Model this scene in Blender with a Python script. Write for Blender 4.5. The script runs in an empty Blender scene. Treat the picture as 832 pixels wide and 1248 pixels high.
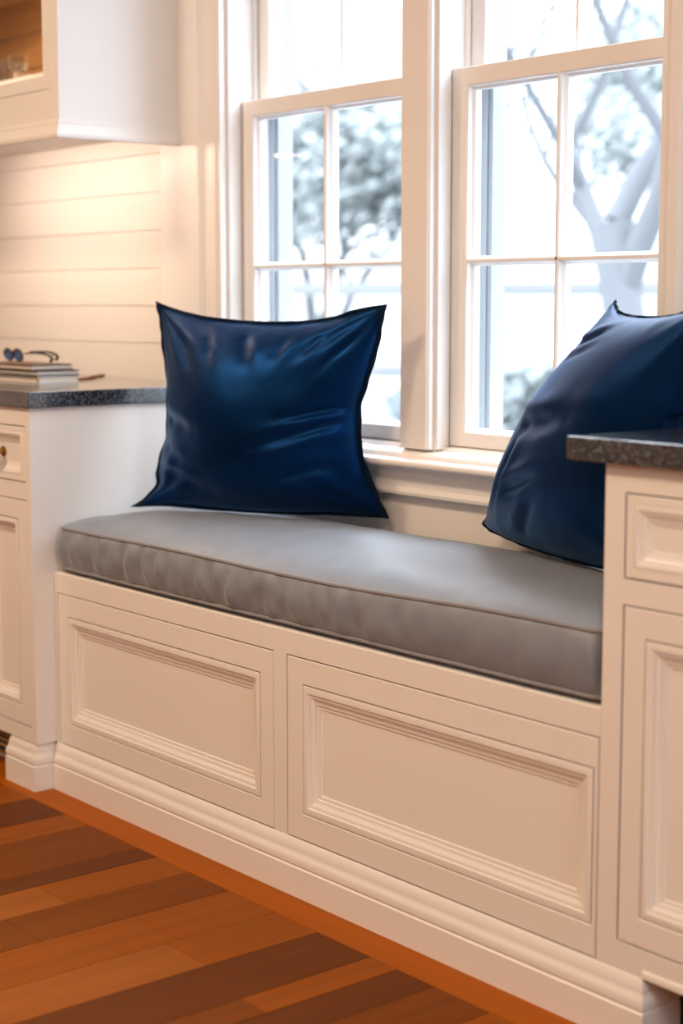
import bpy, bmesh, math, random
from mathutils import Vector, Matrix, noise
from math import sin, cos, pi, radians, exp, sqrt

random.seed(7)
SC = bpy.context.scene
COL = SC.collection

# ------------------------------------------------------------------ materials
def new_mat(name):
    m = bpy.data.materials.new(name); m.use_nodes = True
    nt = m.node_tree; b = nt.nodes['Principled BSDF']
    return m, nt, b

def paint(name, col, rough=0.4, bump=0.02, scale=60):
    m, nt, b = new_mat(name)
    b.inputs['Base Color'].default_value = (*col, 1); b.inputs['Roughness'].default_value = rough
    tc = nt.nodes.new('ShaderNodeTexCoord'); n = nt.nodes.new('ShaderNodeTexNoise')
    n.inputs['Scale'].default_value = scale; n.inputs['Detail'].default_value = 3
    bp = nt.nodes.new('ShaderNodeBump'); bp.inputs['Strength'].default_value = bump; bp.inputs['Distance'].default_value = 0.01
    nt.links.new(tc.outputs['Object'], n.inputs['Vector']); nt.links.new(n.outputs['Fac'], bp.inputs['Height'])
    nt.links.new(bp.outputs['Normal'], b.inputs['Normal'])
    return m

def ramp(nt, stops):
    r = nt.nodes.new('ShaderNodeValToRGB'); e = r.color_ramp.elements
    while len(e) < len(stops): e.new(0.5)
    for el, (p, c) in zip(e, stops): el.position = p; el.color = (*c, 1)
    return r

def fabric(name, c1, c2, scale=380, rough=0.85, sheen=0.3, sheen_tint=(1, 1, 1), bump=0.25, mott=9, sheen_rough=0.4):
    m, nt, b = new_mat(name)
    tc = nt.nodes.new('ShaderNodeTexCoord')
    n1 = nt.nodes.new('ShaderNodeTexNoise'); n1.inputs['Scale'].default_value = mott; n1.inputs['Detail'].default_value = 5
    r = ramp(nt, [(0.35, c1), (0.65, c2)])
    n2 = nt.nodes.new('ShaderNodeTexNoise'); n2.inputs['Scale'].default_value = scale; n2.inputs['Detail'].default_value = 2
    bp = nt.nodes.new('ShaderNodeBump'); bp.inputs['Strength'].default_value = bump; bp.inputs['Distance'].default_value = 0.001
    L = nt.links.new
    L(tc.outputs['Object'], n1.inputs['Vector']); L(tc.outputs['Object'], n2.inputs['Vector'])
    L(n1.outputs['Fac'], r.inputs['Fac']); L(r.outputs['Color'], b.inputs['Base Color'])
    L(n2.outputs['Fac'], bp.inputs['Height']); L(bp.outputs['Normal'], b.inputs['Normal'])
    b.inputs['Roughness'].default_value = rough
    b.inputs['Sheen Weight'].default_value = sheen; b.inputs['Sheen Roughness'].default_value = sheen_rough
    b.inputs['Sheen Tint'].default_value = (*sheen_tint, 1)
    b.inputs['Specular IOR Level'].default_value = 0.095
    return m

def granite(name):
    m, nt, b = new_mat(name); L = nt.links.new
    tc = nt.nodes.new('ShaderNodeTexCoord')
    v = nt.nodes.new('ShaderNodeTexVoronoi'); v.inputs['Scale'].default_value = 330
    n = nt.nodes.new('ShaderNodeTexNoise'); n.inputs['Scale'].default_value = 420; n.inputs['Detail'].default_value = 2
    r1 = ramp(nt, [(0.0, (0.011, 0.011, 0.013)), (0.60, (0.018, 0.018, 0.02)), (0.70, (0.05, 0.055, 0.065)), (0.85, (0.16, 0.18, 0.22))])
    L(tc.outputs['Object'], v.inputs['Vector']); L(tc.outputs['Object'], n.inputs['Vector'])
    sep = nt.nodes.new('ShaderNodeSeparateColor'); L(v.outputs['Color'], sep.inputs['Color'])
    mx = nt.nodes.new('ShaderNodeMath'); mx.operation = 'MULTIPLY_ADD'; mx.inputs[1].default_value = 0.5
    hf = nt.nodes.new('ShaderNodeMath'); hf.operation = 'MULTIPLY'; hf.inputs[1].default_value = 0.62
    L(n.outputs['Fac'], hf.inputs[0]); L(sep.outputs['Red'], mx.inputs[0]); L(hf.outputs[0], mx.inputs[2])
    L(mx.outputs[0], r1.inputs['Fac']); L(r1.outputs['Color'], b.inputs['Base Color'])
    b.inputs['Roughness'].default_value = 0.2; b.inputs['Coat Weight'].default_value = 1.0; b.inputs['Coat Roughness'].default_value = 0.16; b.inputs['Coat IOR'].default_value = 1.7
    return m

def wood(name, dark, light, rough=0.33, grain=(38, 1.6, 1), coat=0.25, seed=0.0):
    m, nt, b = new_mat(name); L = nt.links.new
    tc = nt.nodes.new('ShaderNodeTexCoord'); mp = nt.nodes.new('ShaderNodeMapping')
    mp.inputs['Scale'].default_value = grain; mp.inputs['Location'].default_value = (seed, seed * 2, 0)
    n = nt.nodes.new('ShaderNodeTexNoise'); n.inputs['Scale'].default_value = 1.0; n.inputs['Detail'].default_value = 7; n.inputs['Roughness'].default_value = 0.6
    n.inputs['Distortion'].default_value = 0.6
    r = ramp(nt, [(0.25, dark), (0.75, light)])
    bp = nt.nodes.new('ShaderNodeBump'); bp.inputs['Strength'].default_value = 0.08; bp.inputs['Distance'].default_value = 0.002
    L(tc.outputs['Object'], mp.inputs['Vector']); L(mp.outputs['Vector'], n.inputs['Vector'])
    L(n.outputs['Fac'], r.inputs['Fac']); L(r.outputs['Color'], b.inputs['Base Color'])
    L(n.outputs['Fac'], bp.inputs['Height']); L(bp.outputs['Normal'], b.inputs['Normal'])
    b.inputs['Roughness'].default_value = rough + .14; b.inputs['Specular IOR Level'].default_value = 0.09
    return m

def metal(name, col, rough=0.3):
    m, nt, b = new_mat(name)
    b.inputs['Base Color'].default_value = (*col, 1); b.inputs['Metallic'].default_value = 1; b.inputs['Roughness'].default_value = rough
    n = nt.nodes.new('ShaderNodeTexNoise'); n.inputs['Scale'].default_value = 80
    bp = nt.nodes.new('ShaderNodeBump'); bp.inputs['Strength'].default_value = 0.1; bp.inputs['Distance'].default_value = 0.001
    nt.links.new(n.outputs['Fac'], bp.inputs['Height']); nt.links.new(bp.outputs['Normal'], b.inputs['Normal'])
    return m

def pane_mat(name, tint=(0.97, 0.985, 1.0)):
    m = bpy.data.materials.new(name); m.use_nodes = True; nt = m.node_tree
    for n in list(nt.nodes): nt.nodes.remove(n)
    o = nt.nodes.new('ShaderNodeOutputMaterial'); t = nt.nodes.new('ShaderNodeBsdfTransparent'); g = nt.nodes.new('ShaderNodeBsdfGlossy')
    t.inputs['Color'].default_value = (*tint, 1); g.inputs['Roughness'].default_value = 0.02
    lw = nt.nodes.new('ShaderNodeLayerWeight'); lw.inputs['Blend'].default_value = 0.5
    pw = nt.nodes.new('ShaderNodeMath'); pw.operation = 'POWER'; pw.inputs[1].default_value = 5
    f = nt.nodes.new('ShaderNodeMath'); f.operation = 'MULTIPLY_ADD'; f.inputs[1].default_value = 0.4; f.inputs[2].default_value = 0.003
    nt.links.new(lw.outputs['Facing'], pw.inputs[0]); nt.links.new(pw.outputs[0], f.inputs[0])
    mx = nt.nodes.new('ShaderNodeMixShader')
    nt.links.new(f.outputs[0], mx.inputs[0]); nt.links.new(t.outputs[0], mx.inputs[1]); nt.links.new(g.outputs[0], mx.inputs[2])
    nt.links.new(mx.outputs[0], o.inputs['Surface'])
    return m

def glass_mat(name):
    m, nt, b = new_mat(name)
    b.inputs['Transmission Weight'].default_value = 1; b.inputs['Roughness'].default_value = 0.02; b.inputs['IOR'].default_value = 1.45
    return m

def emit(name, col, s):
    m = bpy.data.materials.new(name); m.use_nodes = True; nt = m.node_tree
    for n in list(nt.nodes): nt.nodes.remove(n)
    o = nt.nodes.new('ShaderNodeOutputMaterial'); e = nt.nodes.new('ShaderNodeEmission')
    e.inputs['Color'].default_value = (*col, 1); e.inputs['Strength'].default_value = s
    nt.links.new(e.outputs[0], o.inputs['Surface'])
    return m

WHITE = paint('cabinet_paint', (0.80, 0.785, 0.76), 0.38)
WALLP = paint('wall_paint', (0.80, 0.785, 0.76), 0.55)
TRIMP = paint('trim_paint', (0.83, 0.82, 0.80), 0.35)
SHIP = paint('shiplap_paint', (0.80, 0.78, 0.74), 0.42, 0.05, 25)
GAP = paint('joint_shadow_paint', (0.30, 0.25, 0.20), 0.7)
GRANITE = granite('granite')
GREY = fabric('cushion_fabric', (0.172, 0.205, 0.252), (0.204, 0.240, 0.292), 420, 0.8, 0.3, (0.8, 0.9, 1), 0.3, 14)
GREY.node_tree.nodes['Principled BSDF'].inputs['Specular IOR Level'].default_value = 0.9
GREY.node_tree.nodes['Principled BSDF'].inputs['Roughness'].default_value = 0.5
GREYP = fabric('cushion_piping_fabric', (0.22, 0.225, 0.24), (0.25, 0.255, 0.27), 420, 0.8, 0.2)
NAVY = fabric('navy_velvet', (0.0022, 0.021, 0.082), (0.0035, 0.029, 0.108), 300, 0.42, 0.3, (0.07, 0.40, 1.0), 0.2, 7, 0.38)
NAVY.node_tree.nodes['Principled BSDF'].inputs['Specular IOR Level'].default_value = 0.04
NAVY.node_tree.nodes['Principled BSDF'].inputs['Metallic'].default_value = 0.8
NAVYP = fabric('navy_edge_fabric', (0.0022, 0.009, 0.026), (0.003, 0.012, 0.034), 300, 0.8, 0.12, (0.2, 0.4, 0.8), 0.3, 20)
BRASS = metal('aged_brass', (0.45, 0.27, 0.10), 0.32)
BRASSV = metal('vent_brass', (0.55, 0.36, 0.14), 0.35)
EXTP = paint('storm_frame_paint', (0.32, 0.35, 0.38), 0.6)
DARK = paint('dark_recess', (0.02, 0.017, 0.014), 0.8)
PANE = pane_mat('window_glass')
CLEAR = glass_mat('drinking_glass_clear')
CABIN = wood('cabinet_interior_wood', (0.32, 0.17, 0.065), (0.46, 0.26, 0.11), 0.5, (3, 3, 30))
BORDER = wood('floor_border_wood', (0.27, 0.066, 0.0003), (0.36, 0.09, 0.0005), 0.34, (1.6, 40, 1))
FW = [wood('floor_wood_amber', (0.19, 0.048, 0.0004), (0.26, 0.066, 0.0006), 0.34, (38, 1.5, 1), 0.2, 1.3),
      wood('floor_wood_medium', (0.12, 0.030, 0.0004), (0.175, 0.044, 0.0006), 0.34, (38, 1.5, 1), 0.2, 5.1),
      wood('floor_wood_dark', (0.080, 0.020, 0.0008), (0.125, 0.032, 0.001), 0.34, (38, 1.5, 1), 0.2, 9.7),
      wood('floor_wood_sheen', (0.21, 0.060, 0.006), (0.28, 0.084, 0.010), 0.36, (38, 1.5, 1), 0.2, 3.7)]  # paler, pinker board colour with the floor's gloss sheen painted in

# ------------------------------------------------------------------ helpers
def obj(name, bm, mats, parent=None, smooth=30, kind=None):
    me = bpy.data.meshes.new(name)
    bmesh.ops.recalc_face_normals(bm, faces=bm.faces)
    bm.to_mesh(me); bm.free()
    for m in (mats if isinstance(mats, (list, tuple)) else [mats]): me.materials.append(m)
    if smooth:
        for p in me.polygons: p.use_smooth = True
        me.set_sharp_from_angle(angle=radians(smooth))
    o = bpy.data.objects.new(name, me); COL.objects.link(o)
    if parent is not None:
        o.parent = parent
        o.matrix_parent_inverse = Matrix.Translation(parent.location).inverted() if parent.type == 'EMPTY' else Matrix.Identity(4)
    if kind: o['kind'] = kind
    return o

def tag(o, label, cat, group=None):
    o['label'] = label; o['category'] = cat
    if group: o['group'] = group
    return o

def thing(name, loc, label, cat, group=None):
    o = bpy.data.objects.new(name, None); COL.objects.link(o); o.location = loc; o.empty_display_size = 0.05
    return tag(o, label, cat, group)

def box(bm, x0, x1, y0, y1, z0, z1, bev=0.0, mi=0):
    t = bmesh.new()
    vs = [t.verts.new((x, y, z)) for x in (x0, x1) for y in (y0, y1) for z in (z0, z1)]
    for f in ((0, 1, 3, 2), (4, 6, 7, 5), (0, 4, 5, 1), (2, 3, 7, 6), (0, 2, 6, 4), (1, 5, 7, 3)): t.faces.new([vs[i] for i in f])
    bmesh.ops.recalc_face_normals(t, faces=t.faces)
    if bev > 0:
        bmesh.ops.bevel(t, geom=list(t.edges), offset=bev, segments=2, affect='EDGES', profile=0.6)
    vm = {v: bm.verts.new(v.co) for v in t.verts}
    for f in t.faces:
        nf = bm.faces.new([vm[v] for v in f.verts]); nf.material_index = mi
    t.free()
    return bm

def B(*a, **k): return box(bmesh.new(), *a, **k)

def sweep(bm, path, prof, closed=False):
    """profile (out, z) swept along an xy path with mitred corners; 'out' is to the right of travel"""
    n = len(path); rings = []
    for i, (x, y) in enumerate(path):
        def d(a, b):
            v = Vector((path[b][0] - path[a][0], path[b][1] - path[a][1])); return v.normalized()
        if closed: d0 = d((i - 1) % n, i); d1 = d(i, (i + 1) % n)
        else:
            d0 = d(i - 1, i) if i > 0 else d(i, i + 1); d1 = d(i, i + 1) if i < n - 1 else d(i - 1, i)
        n0 = Vector((d0.y, -d0.x)); n1 = Vector((d1.y, -d1.x))
        m = (n0 + n1); m = m / max(m.dot(n0), 1e-6) if m.length > 1e-6 else n0
        rings.append([bm.verts.new((x + m.x * o, y + m.y * o, z)) for o, z in prof])
    R = n if closed else n - 1
    for i in range(R):
        a = rings[i]; b = rings[(i + 1) % n]
        for j in range(len(prof) - 1): bm.faces.new((a[j], b[j], b[j + 1], a[j + 1]))
    if not closed:
        for r in (rings[0], rings[-1]):
            try: bm.faces.new(r)
            except ValueError: pass
    return bm

def frame_rings(bm, x0, x1, z0, z1, prof, cap=True, outer=None, mi=0):
    """rectangular rings in a plane facing -y. prof = [(inset, y)] from outside inwards"""
    rs = []
    for ins, y in prof:
        rs.append([bm.verts.new(p) for p in ((x0 + ins, y, z0 + ins), (x1 - ins, y, z0 + ins), (x1 - ins, y, z1 - ins), (x0 + ins, y, z1 - ins))])
    for a, b in zip(rs, rs[1:]):
        for k in range(4): bm.faces.new((a[k], a[(k + 1) % 4], b[(k + 1) % 4], b[k]))
    if cap: bm.faces.new(rs[-1])
    return bm

def tube(bm, pts, r, seg=8, closed=False, cap=True):
    n = len(pts); rings = []; pts = [Vector(p) for p in pts]
    rr = r if isinstance(r, (list, tuple)) else [r] * n
    up = Vector((0, 0, 1)); prev = None
    for i in range(n):
        if closed: t = (pts[(i + 1) % n] - pts[i - 1]).normalized()
        else: t = (pts[min(i + 1, n - 1)] - pts[max(i - 1, 0)]).normalized()
        if prev is None:
            u = t.cross(up)
            if u.length < 1e-3: u = t.cross(Vector((1, 0, 0)))
        else: u = prev - t * prev.dot(t)
        u.normalize(); prev = u; w = t.cross(u)
        rings.append([bm.verts.new(pts[i] + (u * cos(2 * pi * k / seg) + w * sin(2 * pi * k / seg)) * rr[i]) for k in range(seg)])
    for i in range(n if closed else n - 1):
        a = rings[i]; b = rings[(i + 1) % n]
        for k in range(seg): bm.faces.new((a[k], a[(k + 1) % seg], b[(k + 1) % seg], b[k]))
    if not closed and cap:
        bm.faces.new(rings[0]); bm.faces.new(rings[-1])
    return bm

def lathe(bm, prof, origin, axis='z', seg=28):
    rings = []
    for r, h in prof:
        ring = []
        for k in range(seg):
            a = 2 * pi * k / seg
            if axis == 'z': p = (origin[0] + r * cos(a), origin[1] + r * sin(a), origin[2] + h)
            else: p = (origin[0] + r * cos(a), origin[1] - h, origin[2] + r * sin(a))
            ring.append(bm.verts.new(p))
        rings.append(ring)
    for a, b in zip(rings, rings[1:]):
        for k in range(seg): bm.faces.new((a[k], a[(k + 1) % seg], b[(k + 1) % seg], b[k]))
    return rings

# ------------------------------------------------------------------ key measures (metres)
XL, XR = -3.31, -1.661           # bench niche
YF = 1.854                       # bench and right cabinet face
YLF = 1.802                      # left cabinet face
YW = 2.358                       # inner face of the window wall
ZC0, ZC1 = 0.873, 0.909          # worktops
W1 = (-3.33, -2.681); W2 = (-2.59, -1.98); WZ = (0.80, 2.28)
CEIL = 2.65
RX0, RX1, RY0 = -6.2, 2.6, -3.2  # rest of the room

# ------------------------------------------------------------------ room shell
bm = bmesh.new()
T = 0.17
for (a, b) in ((RX0, W1[0]), (W1[1], W2[0]), (W2[1], RX1)): box(bm, a, b, YW, YW + T, 0, CEIL)
for (a, b) in (W1, W2):
    box(bm, a, b, YW, YW + T, 0, WZ[0] - 0.03); box(bm, a, b, YW, YW + T, WZ[1], CEIL)
wall_back = obj('wall_back', bm, WALLP, kind='structure', smooth=0)
obj('wall_left', B(RX0 - .1, RX0, RY0, YW + T, 0, CEIL), WALLP, kind='structure', smooth=0)
obj('wall_right', B(RX1, RX1 + .1, RY0, YW + T, 0, CEIL), WALLP, kind='structure', smooth=0)
obj('wall_front', B(RX0 - .1, RX1 + .1, RY0 - .1, RY0, 0, CEIL), WALLP, kind='structure', smooth=0)
obj('ceiling', B(RX0 - .1, RX1 + .1, RY0 - .1, YW + T, CEIL, CEIL + .1), WALLP, kind='structure', smooth=0)

# shiplap boards between worktop and upper cabinet: part of the wall
bm = bmesh.new()
z = 0.8095
while z < 2.3:
    box(bm, -5.3, -3.597, YW - 0.012, YW + 0.001, z + 0.0007, z + 0.0955 - 0.0007, 0.0008)
    z += 0.0955
sh = obj('shiplap_panel', bm, SHIP, wall_back, smooth=0)
sh['label'] = 'horizontal cream boards behind the left worktop'

# floor: boards along y with a border board along the bench
bm = bmesh.new()
box(bm, RX0, RX1, RY0, YW, -0.05, -0.006, 0, 5)
box(bm, RX0, -1.0, 1.7655, YW, -0.006, 0, 0.0008, 4)
box(bm, -1.0, RX1, 1.7655, YW, -0.006, 0, 0.0008, 4)
edges = [(-3.55, 1), (-3.40, 0), (-3.27, 2), (-3.12, 0), (-3.02, 1), (-2.825, 2), (-2.755, 0), (-2.64, 1), (-2.505, 0), (-2.36, 0), (-2.235, 2), (-2.09, 0), (-2.02, 2), (-1.93, 1), (-1.80, 0), (-1.68, 2), (-1.56, 1), (-1.45, 0)]
edges2 = []
x = -3.55
while x > RX0: edges2.append((x - .14, random.choice([0, 0, 1, 1, 2]))); x -= .14
edges2.reverse()
allx = edges2 + edges
x = -1.45 + .14
while x < RX1: allx.append((x, random.choice([0, 0, 1, 1, 2]))); x += .14
allx.append((RX1, 0))
for (xa, t), (xb, _) in zip(allx, allx[1:]):
    y1 = 1.7645; first = True; ylen = {0: random.uniform(.20, .34), 1: random.uniform(.3, .45), 2: 1.1}[t]
    while y1 > RY0:
        y0 = max(RY0, y1 - ylen)
        mi = t if first else random.choice([3, 3, 0, 1, 3])  # lengths away from the bench mostly get the painted-sheen tone
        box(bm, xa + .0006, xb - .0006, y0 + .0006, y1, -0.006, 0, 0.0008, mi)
        y1 = y0; ylen = random.uniform(0.7, 1.4); first = False
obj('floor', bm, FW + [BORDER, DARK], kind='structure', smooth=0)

# ------------------------------------------------------------------ window casing, stool, apron
def vcasing(bm, x0, x1, y, prof, z0, z1):
    """vertical board with profile [(x, y)] extruded in z"""
    lo = [bm.verts.new((x, yy, z0)) for x, yy in prof]; hi = [bm.verts.new((x, yy, z1)) for x, yy in prof]
    n = len(prof)
    for i in range(n): bm.faces.new((lo[i], lo[(i + 1) % n], hi[(i + 1) % n], hi[i]))
    bm.faces.new(lo); bm.faces.new(hi)
yw = YW + 0.001
left_prof = [(-3.590, yw), (-3.590, YW - .020), (-3.432, YW - .020), (-3.426, YW - .018), (-3.420, YW - .006), (-3.384, YW - .006), (-3.376, YW - .012), (-3.370, YW - .020),
             (-3.350, YW - .022), (-3.344, YW - .016), (-3.338, YW - .020), (-3.330, YW - .020), (-3.330, yw)]
bm = bmesh.new(); vcasing(bm, 0, 0, 0, left_prof, 0.80, 2.42)
obj('trim_1', bm, TRIMP, kind='structure')
mid_prof = [(W1[1], yw), (W1[1], YW - .014), (W1[1] + .006, YW - .020), (W2[0] - .006, YW - .020), (W2[0], YW - .014), (W2[0], yw)]
bm = bmesh.new(); vcasing(bm, 0, 0, 0, mid_prof, 0.80, 2.30)
obj('trim_2', bm, TRIMP, kind='structure')
rp = [(2 * -1.98 - x + (-3.33 + 1.98), y) for x, y in left_prof]
rp = [(-1.98 + (-3.33 - x), y) for x, y in left_prof][::-1]
bm = bmesh.new(); vcasing(bm, 0, 0, 0, rp, 0.80, 2.42)
obj('trim_3', bm, TRIMP, kind='structure')
bm = B(-3.60, -1.72, YW - .02, yw, 2.28, 2.42, 0.003); box(bm, -3.62, -1.70, YW - .045, yw, 2.42, 2.45, 0.004)
obj('trim_4', bm, TRIMP, kind='structure', smooth=0)
# stool: profile extruded along x
def xprof(bm, prof, x0, x1):
    lo = [bm.verts.new((x0, y, z)) for y, z in prof]; hi = [bm.verts.new((x1, y, z)) for y, z in prof]; n = len(prof)
    for i in range(n): bm.faces.new((lo[i], lo[(i + 1) % n], hi[(i + 1) % n], hi[i]))
    bm.faces.new(lo); bm.faces.new(hi)
    return bm
nose = [(2.300 + .010 - .010 * cos(a), .7695 + .0085 * sin(a)) for a in [radians(d) for d in range(-90, 91, 20)]]
sp = [(2.50, .758), (2.318, .758), (2.312, .761)] + nose + [(2.325, .780), (2.329, .787), (2.336, .792), (2.372, .796), (2.378, .803), (2.50, .812)]
SPM = xprof(bmesh.new(), sp, W1[0], W2[1])
front = [p for p in sp if p[0] < 2.35] + [(2.359, .796), (2.359, .758)]
front = sorted(front[:0]) or [(2.359, .758), (2.318, .758), (2.312, .761)] + nose + [(2.325, .780), (2.329, .787), (2.336, .792), (2.359, .794)]
xprof(SPM, front, -3.62, W1[0]); xprof(SPM, front, W2[1], -1.69)
obj('trim_5', SPM, TRIMP, kind='structure')
ap = [(2.359, .758), (2.334, .758), (2.334, .752), (2.340, .747), (2.340, .716), (2.337, .711), (2.334, .706), (2.335, .700), (2.340, .697), (2.359, .697)]
obj('trim_6', xprof(bmesh.new(), ap, -3.59, -1.72), TRIMP, kind='structure')

# ------------------------------------------------------------------ sash windows
def sash(parent, name, x0, x1, z0, z1, y, stile, top, bot, mw=0.020, th=0.034):
    """frame with bevelled inner edges + two by two panes"""
    bm = bmesh.new()
    g = 0.010
    # outer frame as rings: inner opening
    ix0, ix1, iz0, iz1 = x0 + stile, x1 - stile, z0 + bot, z1 - top
    def ring(ax0, ax1, az0, az1, yy): return [bm.verts.new(p) for p in ((ax0, yy, az0), (ax1, yy, az0), (ax1, yy, az1), (ax0, yy, az1))]
    rs = [ring(x0, x1, z0, z1, y + th), ring(x0, x1, z0, z1, y + .002), ring(x0 + .002, x1 - .002, z0 + .002, z1 - .002, y),
          ring(ix0, ix1, iz0, iz1, y), ring(ix0 + .003, ix1 - .003, iz0 + .003, iz1 - .003, y + .003), ring(ix0 + .004, ix1 - .004, iz0 + .004, iz1 - .004, y + .012),
          ring(ix0 + .009, ix1 - .009, iz0 + .009, iz1 - .009, y + .018), ring(ix0 + .009, ix1 - .009, iz0 + .009, iz1 - .009, y + th)]
    n = len(rs)
    for i in range(n):
        a = rs[i]; b = rs[(i + 1) % n]
        for k in range(4): bm.faces.new((a[k], a[(k + 1) % 4], b[(k + 1) % 4], b[k]))
    fr = obj(name, bm, TRIMP, parent)
    cx, cz = (ix0 + ix1) / 2, (iz0 + iz1) / 2
    w = mw / 2
    mp = [(-w, y + th), (-w, y + .017), (-w * .55, y + .010), (-w * .5, y + .003), (-w * .25, y), (w * .25, y), (w * .5, y + .003), (w * .55, y + .010), (w, y + .017), (w, y + th)]
    bm = bmesh.new()
    lo = [bm.verts.new((cx + a, b, iz0)) for a, b in mp]; hi = [bm.verts.new((cx + a, b, iz1)) for a, b in mp]
    for i in range(len(mp)): j = (i + 1) % len(mp); bm.faces.new((lo[i], lo[j], hi[j], hi[i]))
    lo = [bm.verts.new((ix0, b, cz + a)) for a, b in mp]; hi = [bm.verts.new((ix1, b, cz + a)) for a, b in mp]
    for i in range(len(mp)): j = (i + 1) % len(mp); bm.faces.new((lo[i], lo[j], hi[j], hi[i]))
    obj('glazing_bars', bm, TRIMP, fr)
    e = .006
    for (a, b) in ((ix0 + e, cx - w + .003), (cx + w - .003, ix1 - e)):
        for (c, d) in ((iz0 + e, cz - w + .003), (cz + w - .003, iz1 - e)):
            obj('glass_pane', B(a, b, y + .021, y + .024, c, d), PANE, fr, smooth=0)
    return fr

for i, (a, b) in enumerate((W1, W2)):
    # jamb liner + exterior jambs is the window's own mesh
    bm = bmesh.new()
    y0 = YW - .001; yo = YW + T + .02
    jt = 0.004; STR = []
    for (p, q) in ((a, a + jt), (b - jt, b)): box(bm, p, q, y0, yo, .80, 2.28)
    box(bm, a, b, y0, yo, 2.276, 2.28)
    for (s, x) in ((1, a + jt), (-1, b - jt)):
        def bx(d0, d1, ya, yb): box(bm, min(x + s * d0, x + s * d1), max(x + s * d0, x + s * d1), ya, yb, .80, 2.276, .001)
        bx(0, .006, YW - .001, YW + .032)            # stop bead in front of the lower sash
        bx(0, .008, YW + .074, YW + .084)            # parting bead
        STR.append((x, s))
    box(bm, a, b, YW + .14, YW + T + .06, .775, .80, .002)
    w = obj('window_%d' % (i + 1), bm, TRIMP, kind='structure')
    sb = bmesh.new()
    for x, s in STR:
        for d0, ya, yb in ((.018, YW + .122, YW + .128), (.030, YW + .128, YW + .150), (.012, YW + .150, YW + .185)):
            box(sb, min(x, x + s * d0), max(x, x + s * d0), ya, yb, .80, 2.276, .001)
    box(sb, a + jt, b - jt, YW + .128, YW + .150, .80, .825, .001)
    obj('storm_frame', sb, EXTP, w, smooth=0)['label'] = 'blue-grey outer frame'
    sash(w, 'lower_sash', a + jt + .001, b - jt - .001, .806, 1.581, YW + .038, .044, .036, .030)
    sash(w, 'upper_sash', a + jt + .001, b - jt - .001, 1.552, 2.272, YW + .086, .044, .040, .032)

# ------------------------------------------------------------------ cabinet doors, drawers
def ogee(w, d, y, n=8):
    """moulding from inner rim down to the field: inset 0..w, depth 0..d"""
    P = [(0, y), (w * .16, y - .0012), (w * .30, y), (w * .33, y + d * .16)]
    for k in range(1, n + 1):
        t = k / n
        P.append((w * (.33 + .45 * t), y + d * (.16 + .50 * (t * t * (3 - 2 * t)))))
    P += [(w * .80, y + d * .80), (w * .97, y + d * .86), (w, y + d)]
    return P

def door(parent, name, x0, x1, z0, z1, y, stl, str_, top, bot, mw=0.036, md=0.013, th=0.02, groove=True):
    """inset door facing -y: frame mesh with child moulding and centre panel"""
    bm = bmesh.new()
    ix0, ix1, iz0, iz1 = x0 + stl, x1 - str_, z0 + bot, z1 - top
    def ring(ax0, ax1, az0, az1, yy): return [bm.verts.new(p) for p in ((ax0, yy, az0), (ax1, yy, az0), (ax1, yy, az1), (ax0, yy, az1))]
    b = .0012
    rs = [ring(x0, x1, z0, z1, y + th), ring(x0, x1, z0, z1, y + b), ring(x0 + b, x1 - b, z0 + b, z1 - b, y), ring(ix0 - b, ix1 + b, iz0 - b, iz1 + b, y),
          ring(ix0, ix1, iz0, iz1, y + b), ring(ix0, ix1, iz0, iz1, y + th)]
    for i in range(6):
        p = rs[i]; q = rs[(i + 1) % 6]
        for k in range(4): bm.faces.new((p[k], p[(k + 1) % 4], q[(k + 1) % 4], q[k]))
    d = obj(name, bm, WHITE, parent, smooth=25)
    g = 0.0021 if groove else 0
    bm = bmesh.new()
    prof = [(g, y + th), (g, y + .0005)] + [(g + .0005 + i, yy) for i, yy in ogee(mw, md, y)]
    frame_rings(bm, ix0, ix1, iz0, iz1, prof, cap=False)
    obj('panel_moulding', bm, WHITE, d, smooth=28)
    m = g + mw
    bm = B(ix0 + m - .002, ix1 - m + .002, y + md, y + th, iz0 + m - .002, iz1 - m + .002)
    obj('centre_panel', bm, WHITE, d, smooth=0)
    return d

def face_frame(parent, x0, x1, z0, z1, y, holes, th=0.02, name='face_frame'):
    """frame board with rectangular openings (grid of strips)"""
    xs = sorted({x0, x1, *[h[0] for h in holes], *[h[1] for h in holes]})
    zs = sorted({z0, z1, *[h[2] for h in holes], *[h[3] for h in holes]})
    bm = bmesh.new(); fr = {}; bk = {}
    def V(d, i, k, yy):
        if (i, k) not in d: d[(i, k)] = bm.verts.new((xs[i], yy, zs[k]))
        return d[(i, k)]
    def solid(i, k):
        if i < 0 or k < 0 or i >= len(xs) - 1 or k >= len(zs) - 1: return False
        cx, cz = (xs[i] + xs[i + 1]) / 2, (zs[k] + zs[k + 1]) / 2
        return not any(h[0] < cx < h[1] and h[2] < cz < h[3] for h in holes)
    for i in range(len(xs) - 1):
        for k in range(len(zs) - 1):
            if not solid(i, k): continue
            bm.faces.new([V(fr, i, k, y), V(fr, i + 1, k, y), V(fr, i + 1, k + 1, y), V(fr, i, k + 1, y)])
            bm.faces.new([V(bk, i, k, y + th), V(bk, i + 1, k, y + th), V(bk, i + 1, k + 1, y + th), V(bk, i, k + 1, y + th)])
            for (di, dk, p, q) in ((-1, 0, (i, k), (i, k + 1)), (1, 0, (i + 1, k), (i + 1, k + 1)), (0, -1, (i, k), (i + 1, k)), (0, 1, (i, k + 1), (i + 1, k + 1))):
                if not solid(i + di, k + dk):
                    bm.faces.new([V(fr, *p, y), V(fr, *q, y), V(bk, *q, y + th), V(bk, *p, y + th)])
    return obj(name, bm, WHITE, parent, smooth=20)

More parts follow.
